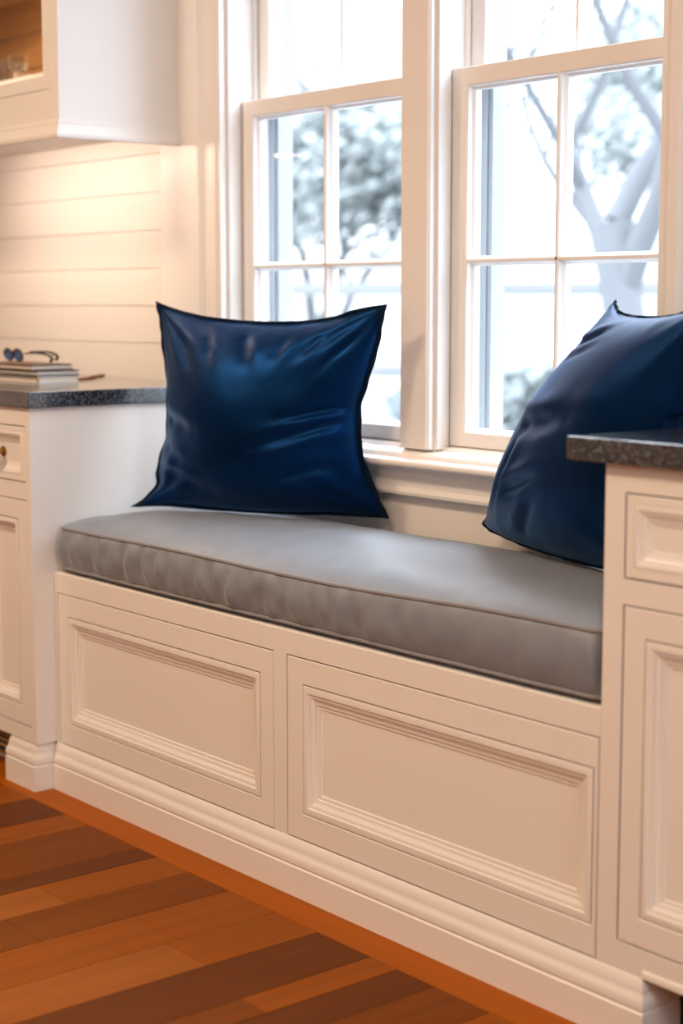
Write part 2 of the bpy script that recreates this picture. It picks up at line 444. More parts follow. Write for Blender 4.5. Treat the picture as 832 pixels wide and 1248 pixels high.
def inset(h, g=0.0029): return (h[0] + g, h[1] - g, h[2] + g, h[3] - g)

BASEP = [(0, 0), (.013, 0), (.013, .056), (.0105, .0585), (.0105, .0605), (.0125, .063), (.0125, .069), (.0118, .074), (.0098, .079), (.0072, .083), (.0068, .088), (.0062, .093), (.0042, .100), (.0015, .106), (0, .108)]

# --- window seat bench
bench = thing('window_bench', (-2.48, 2.1, 0), 'white built-in window bench with two recessed front panels, under the grey cushion', 'bench')
h1 = (-3.2945, -2.480, 0.1065, 0.4565); h2 = (-2.4415, -1.6615, 0.1065, 0.4565)
face_frame(bench, XL, -1.6605, 0.085, 0.500, YF, [h1, h2])
a = inset(h1); door(bench, 'door', *a, YF + .0005, .0405, .0415, .0475, .0495, 0.040)
a = inset(h2); door(bench, 'door', *a, YF + .0005, .046, .0085, .0475, .0495, 0.040)
bm = B(XL + .002, -1.6615, YF + .022, YW - .004, 0.02, 0.482)
obj('body', bm, WHITE, bench, smooth=0)
obj('seat_board', B(XL + .001, -1.662, YF + .002, YW - .003, 0.4835, 0.5015, .0015), WHITE, bench, smooth=0)
bm = bmesh.new(); sweep(bm, [(XL + .0035, YF), (-1.569, YF), (-1.569, YF + .075)], BASEP)
box(bm, XL + .0035, -1.569, YF + .0005, YF + .02, 0, .107); box(bm, -1.589, -1.569, YF + .0005, YF + .075, 0, .107)
obj('base_moulding', bm, WHITE, bench, smooth=35)

# --- left base cabinet
lcab = thing('base_cabinet', (-3.8, 2.08, 0), 'white base cabinet left of the bench, blue-lit side, brass knob on its drawer', 'cabinet', None)
LX0 = -4.30
holes = [(-3.573, -3.331, .704, .832), (-3.573, -3.331, .142, .666), (-4.02, -3.615, .704, .832), (-4.02, -3.615, .142, .666)]
face_frame(lcab, LX0, XL, .1085, ZC0 - .0005, YLF, holes)
for k, h in enumerate(holes):
    a = inset(h)
    if k % 2 == 0:
        dr = door(lcab, 'drawer', *a, YLF + .0005, .014, .014, .012, .012, 0.026, 0.010, groove=False)
        cx, cz = ((h[0] + h[1]) / 2, (h[2] + h[3]) / 2)
        bm = bmesh.new()
        lathe(bm, [(0.0, 0), (.012, 0), (.0125, .002), (.006, .005), (.0055, .012), (.009, .016), (.0145, .020), (.0165, .025), (.0155, .030), (.010, .0335), (.0, .0345)], (cx, YLF + .0095, cz), 'y')
        kb = obj('knob', bm, BRASS, dr)
        kb['label'] = 'round aged brass knob'
    else:
        door(lcab, 'door', *a, YLF + .0005, .041, .041, .043, .043, 0.034)
bm = B(LX0, XL - .0215, YLF + .021, YW - .014, .118, ZC0 - .0005)
obj('body', bm, WHITE, lcab, smooth=0)
obj('side_panel', B(XL - .020, XL - .0001, YLF + .0200, YW - .014, .1085, ZC0 - .0005), WHITE, lcab, smooth=0)
obj('toe_kick', B(LX0, XL - .135, YLF + .078, YLF + .09, 0, .117), WHITE, lcab, smooth=0)
bm = bmesh.new()
sweep(bm, [(-3.432, YLF + .07), (-3.432, YLF + .004), (XL - .010, YLF + .004), (XL - .010, YF + .002)], BASEP)
box(bm, -3.432, XL - .010, YLF + .0045, YF + .002, 0, .1075)
obj('plinth_block', bm, WHITE, lcab, smooth=35)
# --- right base cabinet
rcab = thing('base_cabinet', (-1.3, 2.1, 0), 'white base cabinet at right, standing in front of the propped navy pillow', 'cabinet', None)
RXX = -1.02
holes = [(-1.622, -1.15, .7035, .832), (-1.622, -1.15, .150, .666)]
face_frame(rcab, -1.6598, RXX, .1085, ZC0 - .0005, YF, holes)
a = inset(holes[0]); door(rcab, 'drawer', *a, YF + .0005, .016, .016, .014, .014, 0.028, 0.010, groove=False)
a = inset(holes[1]); door(rcab, 'door', *a, YF + .0005, .0405, .0405, .044, .044, 0.036)
obj('body', B(-1.6385, RXX, YF + .021, YW - .004, .1215, ZC0 - .0005), WHITE, rcab, smooth=0)
obj('side_panel', B(-1.6598, -1.639, YF + .0205, YW - .004, .1215, ZC0 - .0005), WHITE, rcab, smooth=0)
obj('bottom_rail', xprof(bmesh.new(), [(YF - .003, .1085), (YF - .003, .116), (YF - .002, .119), (YF - .0002, .121), (YF - .0002, .1085)], -1.568, RXX), WHITE, rcab)
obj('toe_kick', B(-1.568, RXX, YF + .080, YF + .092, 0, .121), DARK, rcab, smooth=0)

# toe-kick registers
def register(name, x0, x1, y, label):
    t = thing(name, ((x0 + x1) / 2, y, 0.02), label, 'floor vent')
    bm = B(x0, x1, y, y + .006, .015, .105)
    obj('backing', bm, DARK, t, smooth=0)
    bm = bmesh.new()
    for (p, q, r, s) in ((x0, x1, .015, .023), (x0, x1, .097, .105), (x0, x0 + .01, .023, .097), (x1 - .01, x1, .023, .097)): box(bm, p, q, y - .006, y - .0002, r, s, .001)
    obj('frame', bm, BRASSV, t)
    for k in range(5):
        zz = .033 + k * .0145
        bm = bmesh.new(); xprof(bm, [(y - .006, zz), (y - .0045, zz - .001), (y - .0004, zz + .005), (y - .0015, zz + .006)], x0 + .01, x1 - .01)
        obj('slat', bm, BRASSV, t)
register('floor_vent', -3.86, -3.455, YLF + .0715, 'brass slatted vent under the left base cabinet, behind its foot')
register('floor_vent', -1.52, -1.15, YF + .0735, 'brass slatted vent in the dark recess under the right base cabinet')

# --- worktops
def worktop(x0, x1, y0, label):
    bm = B(x0, x1, y0, YW - .0135, ZC0, ZC1, .0022)
    o = obj('worktop', bm, GRANITE, smooth=0)
    return tag(o, label, 'worktop')
worktop(LX0, -3.300, 1.794, 'dark speckled granite worktop on the left cabinet, holding the books')
worktop(-1.724, RXX, 1.837, 'dark granite worktop on the right cabinet, its corner before the pillow')

# --- upper cabinet
uc = thing('wall_cabinet', (-3.8, 2.18, 1.487), 'white glass-door wall cabinet with crown-like bottom rail above the left worktop', 'cabinet')
UX, UY, UZ0, UZ1 = -3.51, 2.007, 1.530, 2.56
UXL = -4.60
gh = (-3.99, -3.552, 1.602, 2.40); gh2 = (-4.52, -4.03, 1.602, 2.40)
face_frame(uc, UXL, UX, UZ0, UZ1, UY, [gh, gh2])
obj('side_panel', B(UX - .018, UX, UY + .0200, YW - .0205, UZ0, UZ1), WHITE, uc, smooth=0)
obj('side_panel', B(UXL, UXL + .018, UY + .0205, YW - .0135, UZ0, UZ1), WHITE, uc, smooth=0)
obj('top_panel', B(UXL + .018, UX - .0185, UY + .0205, YW - .0135, UZ1 - .018, UZ1), WHITE, uc, smooth=0)
obj('bottom_panel', B(UXL + .018, UX - .0185, UY + .0205, YW - .0135, UZ0 + .045, 1.650), WHITE, uc, smooth=0)
bm = bmesh.new()
z = 1.651
while z < 2.5:
    box(bm, UXL + .019, UX - .019, YW - .026, YW - .0205, z + .0012, z + .0943, .0015); z += .0955
lin = obj('back_panel', bm, CABIN, uc, smooth=0); lin['label'] = 'brown panelled inside back'
obj('lining', B(UX - .0225, UX - .0185, UY + .022, YW - .028, 1.651, 2.5), CABIN, uc, smooth=0)
obj('shelf', B(UXL + .02, UX - .024, UY + .05, YW - .028, 1.93, 1.948, .001), CABIN, uc)
for g_ in (gh, gh2):
    a = inset(g_, .0016); bm = bmesh.new()
    st, bt = .033, .036
    y = UY + .0005
    def ring(i, j, yy): return [bm.verts.new(p) for p in ((a[0] + i, yy, a[2] + j), (a[1] - i, yy, a[2] + j), (a[1] - i, yy, a[3] - j), (a[0] + i, yy, a[3] - j))]
    rs = [ring(0, 0, y + .02), ring(0, 0, y + .001), ring(.001, .001, y), ring(st - .004, bt - .004, y), ring(st, bt, y + .004), ring(st, bt, y + .02)]
    for i in range(6):
        p = rs[i]; q = rs[(i + 1) % 6]
        for k in range(4): bm.faces.new((p[k], p[(k + 1) % 4], q[(k + 1) % 4], q[k]))
    d = obj('door', bm, WHITE, uc, smooth=20)
    obj('glass_pane', B(a[0] + st - .003, a[1] - st + .003, y + .011, y + .014, a[2] + bt - .003, a[3] - bt + .003), PANE, d, smooth=0)
# bottom moulding wrapped round the front and right side
CR = [(-.012, .0), (.012, .0), (.014, .006), (.0125, .013), (.009, .018), (.0085, .022), (.0065, .026), (.0045, .031), (.0055, .035), (.004, .0395), (0, .042), (-.012, .042)]
CRz = [(o, z + 1.488) for o, z in CR]
bm = bmesh.new(); sweep(bm, [(UXL, UY), (UX, UY), (UX, YW - .0205)], CRz)
obj('bottom_moulding', bm, WHITE, uc, smooth=35)
obj('underside', B(UXL, UX - .013, UY + .013, YW - .0135, 1.520, 1.5295), WHITE, uc, smooth=0)
bm = bmesh.new(); box(bm, UXL, UX - .0, UY + .002, UY + .0125, 1.5301, 1.5602)
# assumed light bar under the cabinet, hidden behind the bottom moulding
t = thing('assumed_light_bar', (-3.95, 2.12, 1.50), 'thin warm light bar, assumed, under the wall cabinet', 'light')
obj('housing', B(-4.35, -3.57, 2.030, 2.060, 1.508, 1.5195, .001), WHITE, t)
obj('diffuser', B(-4.34, -3.58, 2.033, 2.057, 1.5045, 1.5078), emit('warm_diffuser', (1, .66, .33), 6), t, smooth=0)
bm.free()

# --- glassware in the wall cabinet
def tumbler(x, y, r, h, label):
    bm = bmesh.new()
    lathe(bm, [(0.0, 0), (r * .72, 0), (r * .78, .002), (r, h), (r - .0012, h + .0006), (r - .0022, h), (r * .74, .006), (0.0, .006)], (x, y, 1.6505))
    return tag(obj('drinking_glass', bm, CLEAR), label, 'glass', 'glasses in the wall cabinet')
def stem(x, y, label):
    bm = bmesh.new()
    lathe(bm, [(r_ * .8, h_ * .6) for r_, h_ in [(0, 0), (.028, 0), (.028, .0015), (.006, .004), (.0035, .012), (.0035, .055), (.010, .062), (.028, .080), (.034, .100), (.030, .135), (.0288, .1352), (.0325, .100), (.0265, .082), (.008, .066), (0, .064)]], (x, y, 1.6505))
    return tag(obj('wine_glass', bm, CLEAR), label, 'glass', 'glasses in the wall cabinet')
stem(-3.925, 2.13, 'stemmed clear glass beside the little glass bowl in the wall cabinet')
tumbler(-4.04, 2.18, .029, .080, 'clear tumbler left of the stemmed glass in the wall cabinet')
tumbler(-3.985, 2.12, .027, .072, 'clear tumbler nearest the wall cabinet door, before the stemmed glass')
bm = bmesh.new()
lathe(bm, [(0, 0), (.018, 0), (.020, .003), (.028, .014), (.034, .027), (.0325, .0275), (.026, .016), (.017, .006), (0, .005)], (-3.868, 2.12, 1.6505))
tag(obj('glass_bowl', bm, CLEAR), 'small clear glass bowl nearest the right side inside the wall cabinet', 'bowl')

# ------------------------------------------------------------------ books and glasses on the left worktop
PAPER = paint('paper', (0.75, 0.70, 0.62), 0.8)
BROWNC = paint('brown_cover', (0.12, 0.06, 0.03), 0.5); BLACKC = paint('black_cover', (0.012, 0.012, 0.016), 0.4); WHITEC = paint('white_cover', (0.70, 0.70, 0.72), 0.4)
def book(x0, x1, y0, y1, z0, th, cover, label, pages=PAPER):
    t = thing('book', ((x0 + x1) / 2, (y0 + y1) / 2, z0), label, 'book', 'books stacked on the left worktop')
    ct = .0022
    bm = B(x0, x1, y0, y1, z0, z0 + ct, .0006); box(bm, x0, x1, y0, y1, z0 + th - ct, z0 + th, .0006)
    box(bm, x0, x0 + .003, y0, y1, z0 + ct, z0 + th - ct)
    obj('cover', bm, cover, t, smooth=0)
    obj('pages', B(x0 + .0032, x1 - .004, y0 + .004, y1 - .004, z0 + ct, z0 + th - ct), pages, t, smooth=0)
    return t
b1 = book(-3.86, -3.628, 2.004, 2.118, ZC1 + .0003, .0185, WHITEC, 'thick white book, lowest of the stack on the left worktop')
obj('clasp', B(-3.634, -3.630, 2.0005, 2.0035, ZC1 + .001, ZC1 + .019, .0008), BRASSV, b1)
book(-3.87, -3.626, 1.998, 2.117, ZC1 + .0190, .0125, BLACKC, 'black-covered book between the white one and the brown one')
book(-3.90, -3.648, 1.995, 2.112, ZC1 + .0317, .0135, BROWNC, 'brown-covered book, topmost of the stack on the left worktop')
zt = ZC1 + .0455
BLUEL = paint('blue_lens', (0.03, 0.10, 0.30), 0.12)
eg = thing('sunglasses', (-3.80, 2.08, zt), 'folded dark sunglasses with blue lenses, lying on the brown book', 'sunglasses')
bm = bmesh.new()
for cx in (-3.875, -3.825):
    tube(bm, [(cx + .022 * cos(a), 2.055 - .004 * sin(a), zt + .018 + .015 * sin(a)) for a in [2 * pi * k / 20 for k in range(20)]], .0022, 6, closed=True)
tube(bm, [(-3.855, 2.054, zt + .022), (-3.85, 2.052, zt + .025), (-3.845, 2.054, zt + .022)], .002, 6)
obj('frame', bm, BLACKC, eg)
for cx in (-3.875, -3.825):
    bm = bmesh.new(); n = 20; v = [bm.verts.new((cx + .021 * cos(2 * pi * k / n), 2.055, zt + .018 + .014 * sin(2 * pi * k / n))) for k in range(n)]
    f = bm.faces.new(v); r = bmesh.ops.extrude_face_region(bm, geom=[f]); bmesh.ops.translate(bm, verts=[e for e in r['geom'] if isinstance(e, bmesh.types.BMVert)], vec=(0, .0015, 0))
    obj('lens', bm, BLUEL, eg)
for k, (yy, dz) in enumerate(((2.075, 0), (2.09, .004))):
    pts = [(-3.802, yy - .015, zt + .022 + dz)]
    for i in range(1, 13):
        tt = i / 12
        pts.append((-3.802 + .10 * sin(tt * pi * .62) / sin(pi * .62) * (1 if tt < .62 else 1) if False else -3.802 + .105 * min(1, tt * 1.25) - (.0 if tt < .8 else (tt - .8) * .08), yy + .01 * tt, zt + .023 + dz - .019 * max(0, (tt - .45) / .55) ** 1.5))
    bm = bmesh.new(); tube(bm, pts, [.0020 + .0018 * (i / 12) for i in range(13)], 6)
    obj('temple_arm', bm, BLACKC, eg)
STICK = wood('stick_wood', (0.20, 0.10, 0.04), (0.35, 0.19, 0.08), 0.6)
for (p0, p1, lab) in (((-3.815, 2.262, .9125), (-3.868, 2.332, .9125), 'thin brown wooden stick lying on the worktop, farther one by the wall'), ((-3.70, 2.145, .9125), (-3.775, 2.248, .9125), 'thin brown wooden stick just behind the books, nearer one')):
    bm = bmesh.new(); a_, b_ = Vector(p0), Vector(p1)
    tube(bm, [a_.lerp(b_, k / 6) + Vector((0, .0015 * sin(k), 0)) for k in range(7)], .0032, 8)
    tag(obj('wooden_stick', bm, STICK), lab, 'stick', 'sticks beside the books')

# ------------------------------------------------------------------ seat cushion
def smoothstep(a, b, x):
    t = max(0, min(1, (x - a) / (b - a))); return t * t * (3 - 2 * t)
CX0, CX1, CY0, CY1 = XL + .0055, XR - .005, 1.858, 2.345
CZB, CZS = 0.5135, 0.603
def cushion_outline(n_long=260, n_short=70, r=.028):
    P = []
    def arc(cx, cy, a0, a1, k=8): return [(cx + r * cos(a0 + (a1 - a0) * i / k), cy + r * sin(a0 + (a1 - a0) * i / k)) for i in range(k + 1)]
    P += arc(CX0 + r, CY0 + r, pi, 1.5 * pi)
    P += [(CX0 + r + (CX1 - CX0 - 2 * r) * i / n_long, CY0) for i in range(1, n_long)]
    P += arc(CX1 - r, CY0 + r, 1.5 * pi, 2 * pi)
    P += [(CX1, CY0 + r + (CY1 - CY0 - 2 * r) * i / n_short) for i in range(1, n_short)]
    P += arc(CX1 - r, CY1 - r, 0, .5 * pi)
    P += [(CX1 - r - (CX1 - CX0 - 2 * r) * i / n_long, CY1) for i in range(1, n_long)]
    P += arc(CX0 + r, CY1 - r, .5 * pi, pi)
    P += [(CX0, CY1 - r - (CY1 - CY0 - 2 * r) * i / n_short) for i in range(1, n_short)]
    return P
OUT = cushion_outline()
NO = len(OUT)
def onorm(i):
    a = Vector(OUT[i - 1]); b = Vector(OUT[(i + 1) % NO]); d = (b - a).normalized(); return Vector((d.y, -d.x))
def seam_z(x, y): return CZS + .004 * noise.noise(Vector((x * 2.2, y * 2, 3))) + .010 * smoothstep(-2.4, -1.7, x)
def edge_in(x, y): return .0030 * noise.noise(Vector((x * 5, y * 5, 9)))
bm = bmesh.new(); rings = []
SIDE = 14
for k in range(SIDE + 1):
    t = k / SIDE; ring = []
    for i, (x, y) in enumerate(OUT):
        n = onorm(i); zs = seam_z(x, y); z = CZB + (zs - CZB) * t
        bulge = .011 * (4 * t * (1 - t)) ** .8 * (max(0, abs(n.y)) ** 2) + .002
        pk = 0
        if n.y < -.5:
            u = x * 26 + 2.2 * noise.noise(Vector((x * 4, 1, 0)))
            amp = .5 + .5 * noise.noise(Vector((x * 3.1, 5, 0)))
            pk = 2.2 * (.0042 * noise.noise(Vector((x * 30, t * 1.6 + x * 4, 0))) + .0022 * sin(u * 2.1 + 1.5 * t) * amp * (1 - .3 * t)) * (4 * t * (1 - t)) ** .5 * (1 - .75 * smoothstep(-2.45, -1.95, x))
        o = edge_in(x, y) + bulge + pk - .006
        ring.append(bm.verts.new((x + n.x * o, y + n.y * o, z)))
    rings.append(ring)
TOP = 26
for k in range(1, TOP + 1):
    g = (k / TOP) ** 1.35; ring = []
    for i, (x, y) in enumerate(OUT):
        n = onorm(i); cx_ = max(CX0 + .2435, min(CX1 - .2435, x)); cy_ = (CY0 + CY1) / 2
        bx, by = x - n.x * .006, y - n.y * .006
        px, py = bx + (cx_ - bx) * g, by + (cy_ - by) * g
        d = min(px - CX0, CX1 - px, py - CY0, CY1 - py)
        crown = .036 * (1 - exp(-max(0, d - .004) / .050)) + .002 * noise.noise(Vector((px * 6, py * 9, 0))) * smoothstep(0, .06, d)
        wr = .0016 * noise.noise(Vector((px * 10 + py * 14, (px - py) * 3, 2))) * smoothstep(0.01, .08, d)
        # slight dents under the pillows
        dent = 0.003 * exp(-(((px + 2.97) / .3) ** 2 + ((py - 2.18) / .1) ** 2))
        ring.append(bm.verts.new((px, py, seam_z(x, y) * (1 - g) + (CZS + .004) * g + crown + wr - dent)))
    rings.append(ring)
for a, b in zip(rings, rings[1:]):
    for i in range(NO):
        j = (i + 1) % NO
        bm.faces.new((a[i], a[j], b[j], b[i]))
bmesh.ops.remove_doubles(bm, verts=rings[-1], dist=.0008)
c = bm.verts.new
bot = [bm.verts.new((x - onorm(i).x * .035, y - onorm(i).y * .035, .5022)) for i, (x, y) in enumerate(OUT)]
for i in range(NO):
    j = (i + 1) % NO; bm.faces.new((bot[i], bot[j], rings[0][j], rings[0][i]))
bm.faces.new(bot)
cush = thing('seat_cushion', (-2.48, 2.1, .502), 'long grey box cushion with piped edges, lying on the window bench', 'cushion')
obj('cushion_body', bm, GREY, cush, smooth=60)
for zfun, nm in ((lambda x, y: seam_z(x, y) + .001, 0), (lambda x, y: CZB - .001, 1)):
    bm = bmesh.new(); pts = []
    for i, (x, y) in enumerate(OUT):
        n = onorm(i); o = edge_in(x, y) - .0045
        pts.append((x + n.x * o, y + n.y * o, zfun(x, y)))
    tube(bm, pts, .0042, 8, closed=True)
    obj('piping', bm, GREYP, cush, smooth=60)

# ------------------------------------------------------------------ throw pillows
def interp(L, u, axis):
    """smooth interpolation of a polyline of (s, t) points along coordinate 'axis'"""
    xs = [p[axis] for p in L]; ys = [p[1 - axis] for p in L]; n = len(xs)
    u = max(xs[0], min(xs[-1], u))
    k = 0
    while k < n - 2 and u > xs[k + 1]: k += 1
    def slope(i):
        if i == 0: return (ys[1] - ys[0]) / (xs[1] - xs[0])
        if i == n - 1: return (ys[-1] - ys[-2]) / (xs[-1] - xs[-2])
        return (ys[i + 1] - ys[i - 1]) / (xs[i + 1] - xs[i - 1])
    h = xs[k + 1] - xs[k]; t = (u - xs[k]) / h
    return (2 * t**3 - 3 * t**2 + 1) * ys[k] + (t**3 - 2 * t**2 + t) * h * slope(k) + (-2 * t**3 + 3 * t**2) * ys[k + 1] + (t**3 - t**2) * h * slope(k + 1)

def seg_d(p, a, b):
    ax, ay = a; bx, by = b; dx, dy = bx - ax, by - ay; L = dx * dx + dy * dy
    t = max(0, min(1, ((p[0] - ax) * dx + (p[1] - ay) * dy) / L))
    qx, qy = ax + t * dx, ay + t * dy
    return (p[0] - qx) * (-dy) / sqrt(L) + (p[1] - qy) * dx / sqrt(L), sqrt((p[0] - qx) ** 2 + (p[1] - qy) ** 2), t

def pillow(name, corners, top, right, bottom, left, Tf, Tb, folds, seed, label, gut=(.5, .45), N=110, sag=0.0, clampf=None, fl=.012, ex_=.66, gath=1.0):
    C = [Vector(c) for c in corners]
    ex = (C[1] - C[0] + C[3] - C[2]).normalized(); ez = (C[2] - C[0] + C[3] - C[1]).normalized()
    nrm = ex.cross(ez).normalized()           # towards the room
    def world(s, t): return C[0] * (1 - s) * (1 - t) + C[1] * s * (1 - t) + C[2] * (1 - s) * t + C[3] * s * t
    def edge_b(s): return Vector((s, interp(bottom, s, 0)))
    def edge_t(s): return Vector((s, interp(top, s, 0)))
    def edge_l(t): return Vector((interp(left, t, 1), t))
    def edge_r(t): return Vector((interp(right, t, 1), t))
    e = fl / .6
    def mid(s, t):
        b_, t_, l_, r_ = edge_b(s), edge_t(s), edge_l(t), edge_r(t)
        P = b_ * (1 - t) + t_ * t + l_ * (1 - s) + r_ * s
        P -= Vector((0, 0)) * (1 - s) * (1 - t) + Vector((1, 0)) * s * (1 - t) + Vector((0, 1)) * (1 - s) * t + Vector((1, 1)) * s * t
        return world(P.x, P.y)
    def tt(i): 
        u = i / N
        return e + (1 - 2 * e) * (.5 - .5 * cos(pi * u)) * .5 + (1 - 2 * e) * u * .5
    def thick(i, j):
        s, t = i / N, j / N
        s_, t_ = (.5 - .5 * cos(pi * s)) * .5 + s * .5, (.5 - .5 * cos(pi * t)) * .5 + t * .5
        a = max(0, 4 * s_ * (1 - s_)); b = max(0, 4 * t_ * (1 - t_))
        return s_, t_, (a ** ex_) * (b ** ex_)
    def skew(s, t): return 1 + .22 * (gut[1] - t) + .15 * (gut[0] - s) * 0
    def disp(s, t, w):
        d = 0
        for (a, b, amp, wid) in folds:
            sd, dist, tt_ = seg_d((s, t), a, b)
            tap = smoothstep(0, .25, tt_) * (1 - smoothstep(.6, 1, tt_)) if dist < 4 * wid else 0
            tap = max(tap, 0)
            d += amp * (-exp(-(dist / wid) ** 2) + .55 * exp(-((sd - 1.7 * wid) / (1.1 * wid)) ** 2) * exp(-(max(0, dist - 3 * wid) / wid) ** 2)) * (.25 + .75 * tap)
        d += .006 * noise.noise(Vector((s * 2.6 + seed, t * 2.6, seed))) + .0028 * noise.noise(Vector((s * 7 + seed, t * 6, seed)))
        # radial gathers at the corners
        for (cs, ct) in ((0, 0), (1, 0), (0, 1), (1, 1)):
            dx, dy = s - cs, t - ct; r = sqrt(dx * dx + dy * dy) + 1e-6; an = math.atan2(abs(dy), abs(dx))
            d += gath * .0042 * sin(an * 11 + seed + cs * 2 + ct) * exp(-((r - .16) / .13) ** 2)
        # small gathers along the seams
        for q, u in ((t, s), (1 - t, s), (s, t), (1 - s, t)):
            d += gath * .0016 * sin(u * 52 + 5 * noise.noise(Vector((u * 4, seed, q)))) * exp(-q / .07) * (1 if q > 0 else 0)
        return d * min(1, w * 2.2)
    bm = bmesh.new(); F = {}; K = {}
    for i in range(N + 1):
        for j in range(N + 1):
            m = mid(tt(i), tt(j)); s, t, w = thick(i, j)
            edge = i in (0, N) or j in (0, N)
            if edge:
                if clampf: m = clampf(m)
                F[i, j] = K[i, j] = bm.verts.new(m)
            else:
                f = m + nrm * (Tf * w * skew(s, t) + disp(s, t, w)) + Vector((0, 0, -sag * w))
                b_ = m - nrm * (Tb * w)
                if clampf: f = clampf(f); b_ = clampf(b_)
                F[i, j] = bm.verts.new(f); K[i, j] = bm.verts.new(b_)
    for i in range(N):
        for j in range(N):
            bm.faces.new((F[i, j], F[i + 1, j], F[i + 1, j + 1], F[i, j + 1]))
            bm.faces.new((K[i, j], K[i, j + 1], K[i + 1, j + 1], K[i + 1, j]))
    root = thing(name, world(.5, 0), label, 'pillow', 'navy pillows on the window bench')
    obj('cover', bm, NAVY, root, smooth=70)
    # flat welt round the seam
    bm = bmesh.new(); path = [(i, 0) for i in range(N)] + [(N, j) for j in range(N)] + [(i, N) for i in range(N, 0, -1)] + [(0, j) for j in range(N, 0, -1)]
    A = []; 
    for k, (i, j) in enumerate(path):
        inn = mid(tt(i), tt(j))
        so = 0 if i == 0 else (1 if i == N else tt(i)); to = 0 if j == 0 else (1 if j == N else tt(j))
        out = mid(so, to)
        wv = nrm * (.0022 * sin(k * .21 + seed) + .0015 * sin(k * .53))
        h = nrm * .0022
        if clampf: inn = clampf(inn); out = clampf(out)
        inn2 = inn - (out - inn) * .25
        A.append([bm.verts.new(inn2 + h * .6), bm.verts.new(out + wv + h * .7), bm.verts.new(out + (out - inn) * .08 + wv), bm.verts.new(out + wv - h * .7), bm.verts.new(inn2 - h * .6)])
    n = len(A)
    for k in range(n):
        a, b = A[k], A[(k + 1) % n]
        for q in range(5): bm.faces.new((a[q], b[q], b[(q + 1) % 5], a[(q + 1) % 5]))
    w_ = obj('welt', bm, NAVYP, root, smooth=60); w_['label'] = 'darker flat edging'
    return root

def clamp_left(p):
    if p.x < XL + .008: p.x = XL + .008
    if p.z > ZC0 - .01 and p.x < -3.296: p.x = -3.296
    if p.y > 2.29 and p.z > .75: p.y = 2.29
    if p.y > 2.330 and p.z < .76: p.y = 2.330
    if p.z < .6435: p.z = .6435 + (p.z - .6435) * .05
    return p
pillow('throw_pillow', [(-3.241, 2.02, .642), (-2.696, 2.326, .646), (-3.281, 2.12, 1.108), (-2.636, 2.265, 1.102)],
       top=[(0, 1), (.102, .962), (.238, .932), (.386, .916), (.529, .912), (.667, .919), (.785, .94), (.9, .98), (1, 1)],
       right=[(1, 0), (.944, .163), (.908, .298), (.899, .426), (.899, .53), (.921, .608), (.953, .742), (.983, .892), (1, 1)],
       bottom=[(0, 0), (.134, .011), (.299, .004), (.461, -.007), (.62, -.006), (.775, .003), (.898, .002), (1, 0)],
       left=[(0, 0), (.052, .054), (.091, .115), (.089, .175), (.092, .254), (.111, .354), (.1, .512), (.078, .67), (.035, .868), (0, 1)],
       Tf=.128, Tb=.055, fl=.010,
       folds=[((1.0, .53), (.72, .50), .012, .022), ((.98, .47), (.60, .36), .010, .03), ((.03, .45), (.28, .42), .009, .038), ((.04, .18), (.32, .10), .009, .04), ((.05, .30), (.24, .22), .006, .035),
              ((.9, .25), (.62, .18), .007, .03), ((.13, .90), (.24, .70), .007, .035), ((.45, .95), (.52, .78), .006, .03), ((.28, .93), (.33, .80), .006, .022), ((.66, .94), (.62, .8), .005, .025), ((.8, .93), (.74, .82), .004, .02), ((.95, .9), (.85, .75), .006, .02)],
       seed=1.7, label='upright square navy pillow leaning in the left corner, all four corners visible', clampf=clamp_left)

def clamp_right(p):
    if p.x > XR - .012 and p.z < ZC1 + .006: p.x = XR - .012
    if p.x > -1.734 and ZC0 - .03 < p.z < ZC1 + .018: p.x = -1.734
    if p.y > 2.29 and p.z > .75 and p.z < .82: p.y = 2.29
    if p.y > 2.335 and p.z >= .83: p.y = 2.335
    if p.y > 2.330 and p.z < .76: p.y = 2.330
    if p.z < .6435: p.z = .6435 + (p.z - .6435) * .05
    return p
pillow('throw_pillow', [(-2.385, 2.300, .668), (-1.82, 2.13, .655), (-2.048, 2.300, 1.111), (-1.64, 2.08, 1.115)],
       top=[(0, 1), (.08, .972), (.2, .945), (.5, .935), (.8, .955), (1, 1)],
       right=[(1, 0), (1.0, .2), (1.03, .55), (1.0, .8), (1, 1)],
       bottom=[(0, 0), (.1, -.02), (.3, -.035), (.6, -.035), (.85, -.02), (1, 0)],
       left=[(0, 0), (.02, .1), (.03, .3), (.03, .5), (.04, .7), (.035, .88), (0, 1)],
       Tf=.128, Tb=.045, fl=.005, ex_=.55, gath=.35,
       folds=[((.10, .84), (.38, .94), .010, .022), ((.16, .78), (.42, .86), .005, .02), ((.22, .50), (.62, .56), .016, .045), ((.30, .22), (.62, .34), .010, .03), ((.45, .05), (.6, .24), .008, .03), ((.30, .48), (.22, .12), .008, .035)],
       seed=5.3, label='slumped navy pillow propped against the right cabinet, partly behind its worktop', clampf=clamp_right)

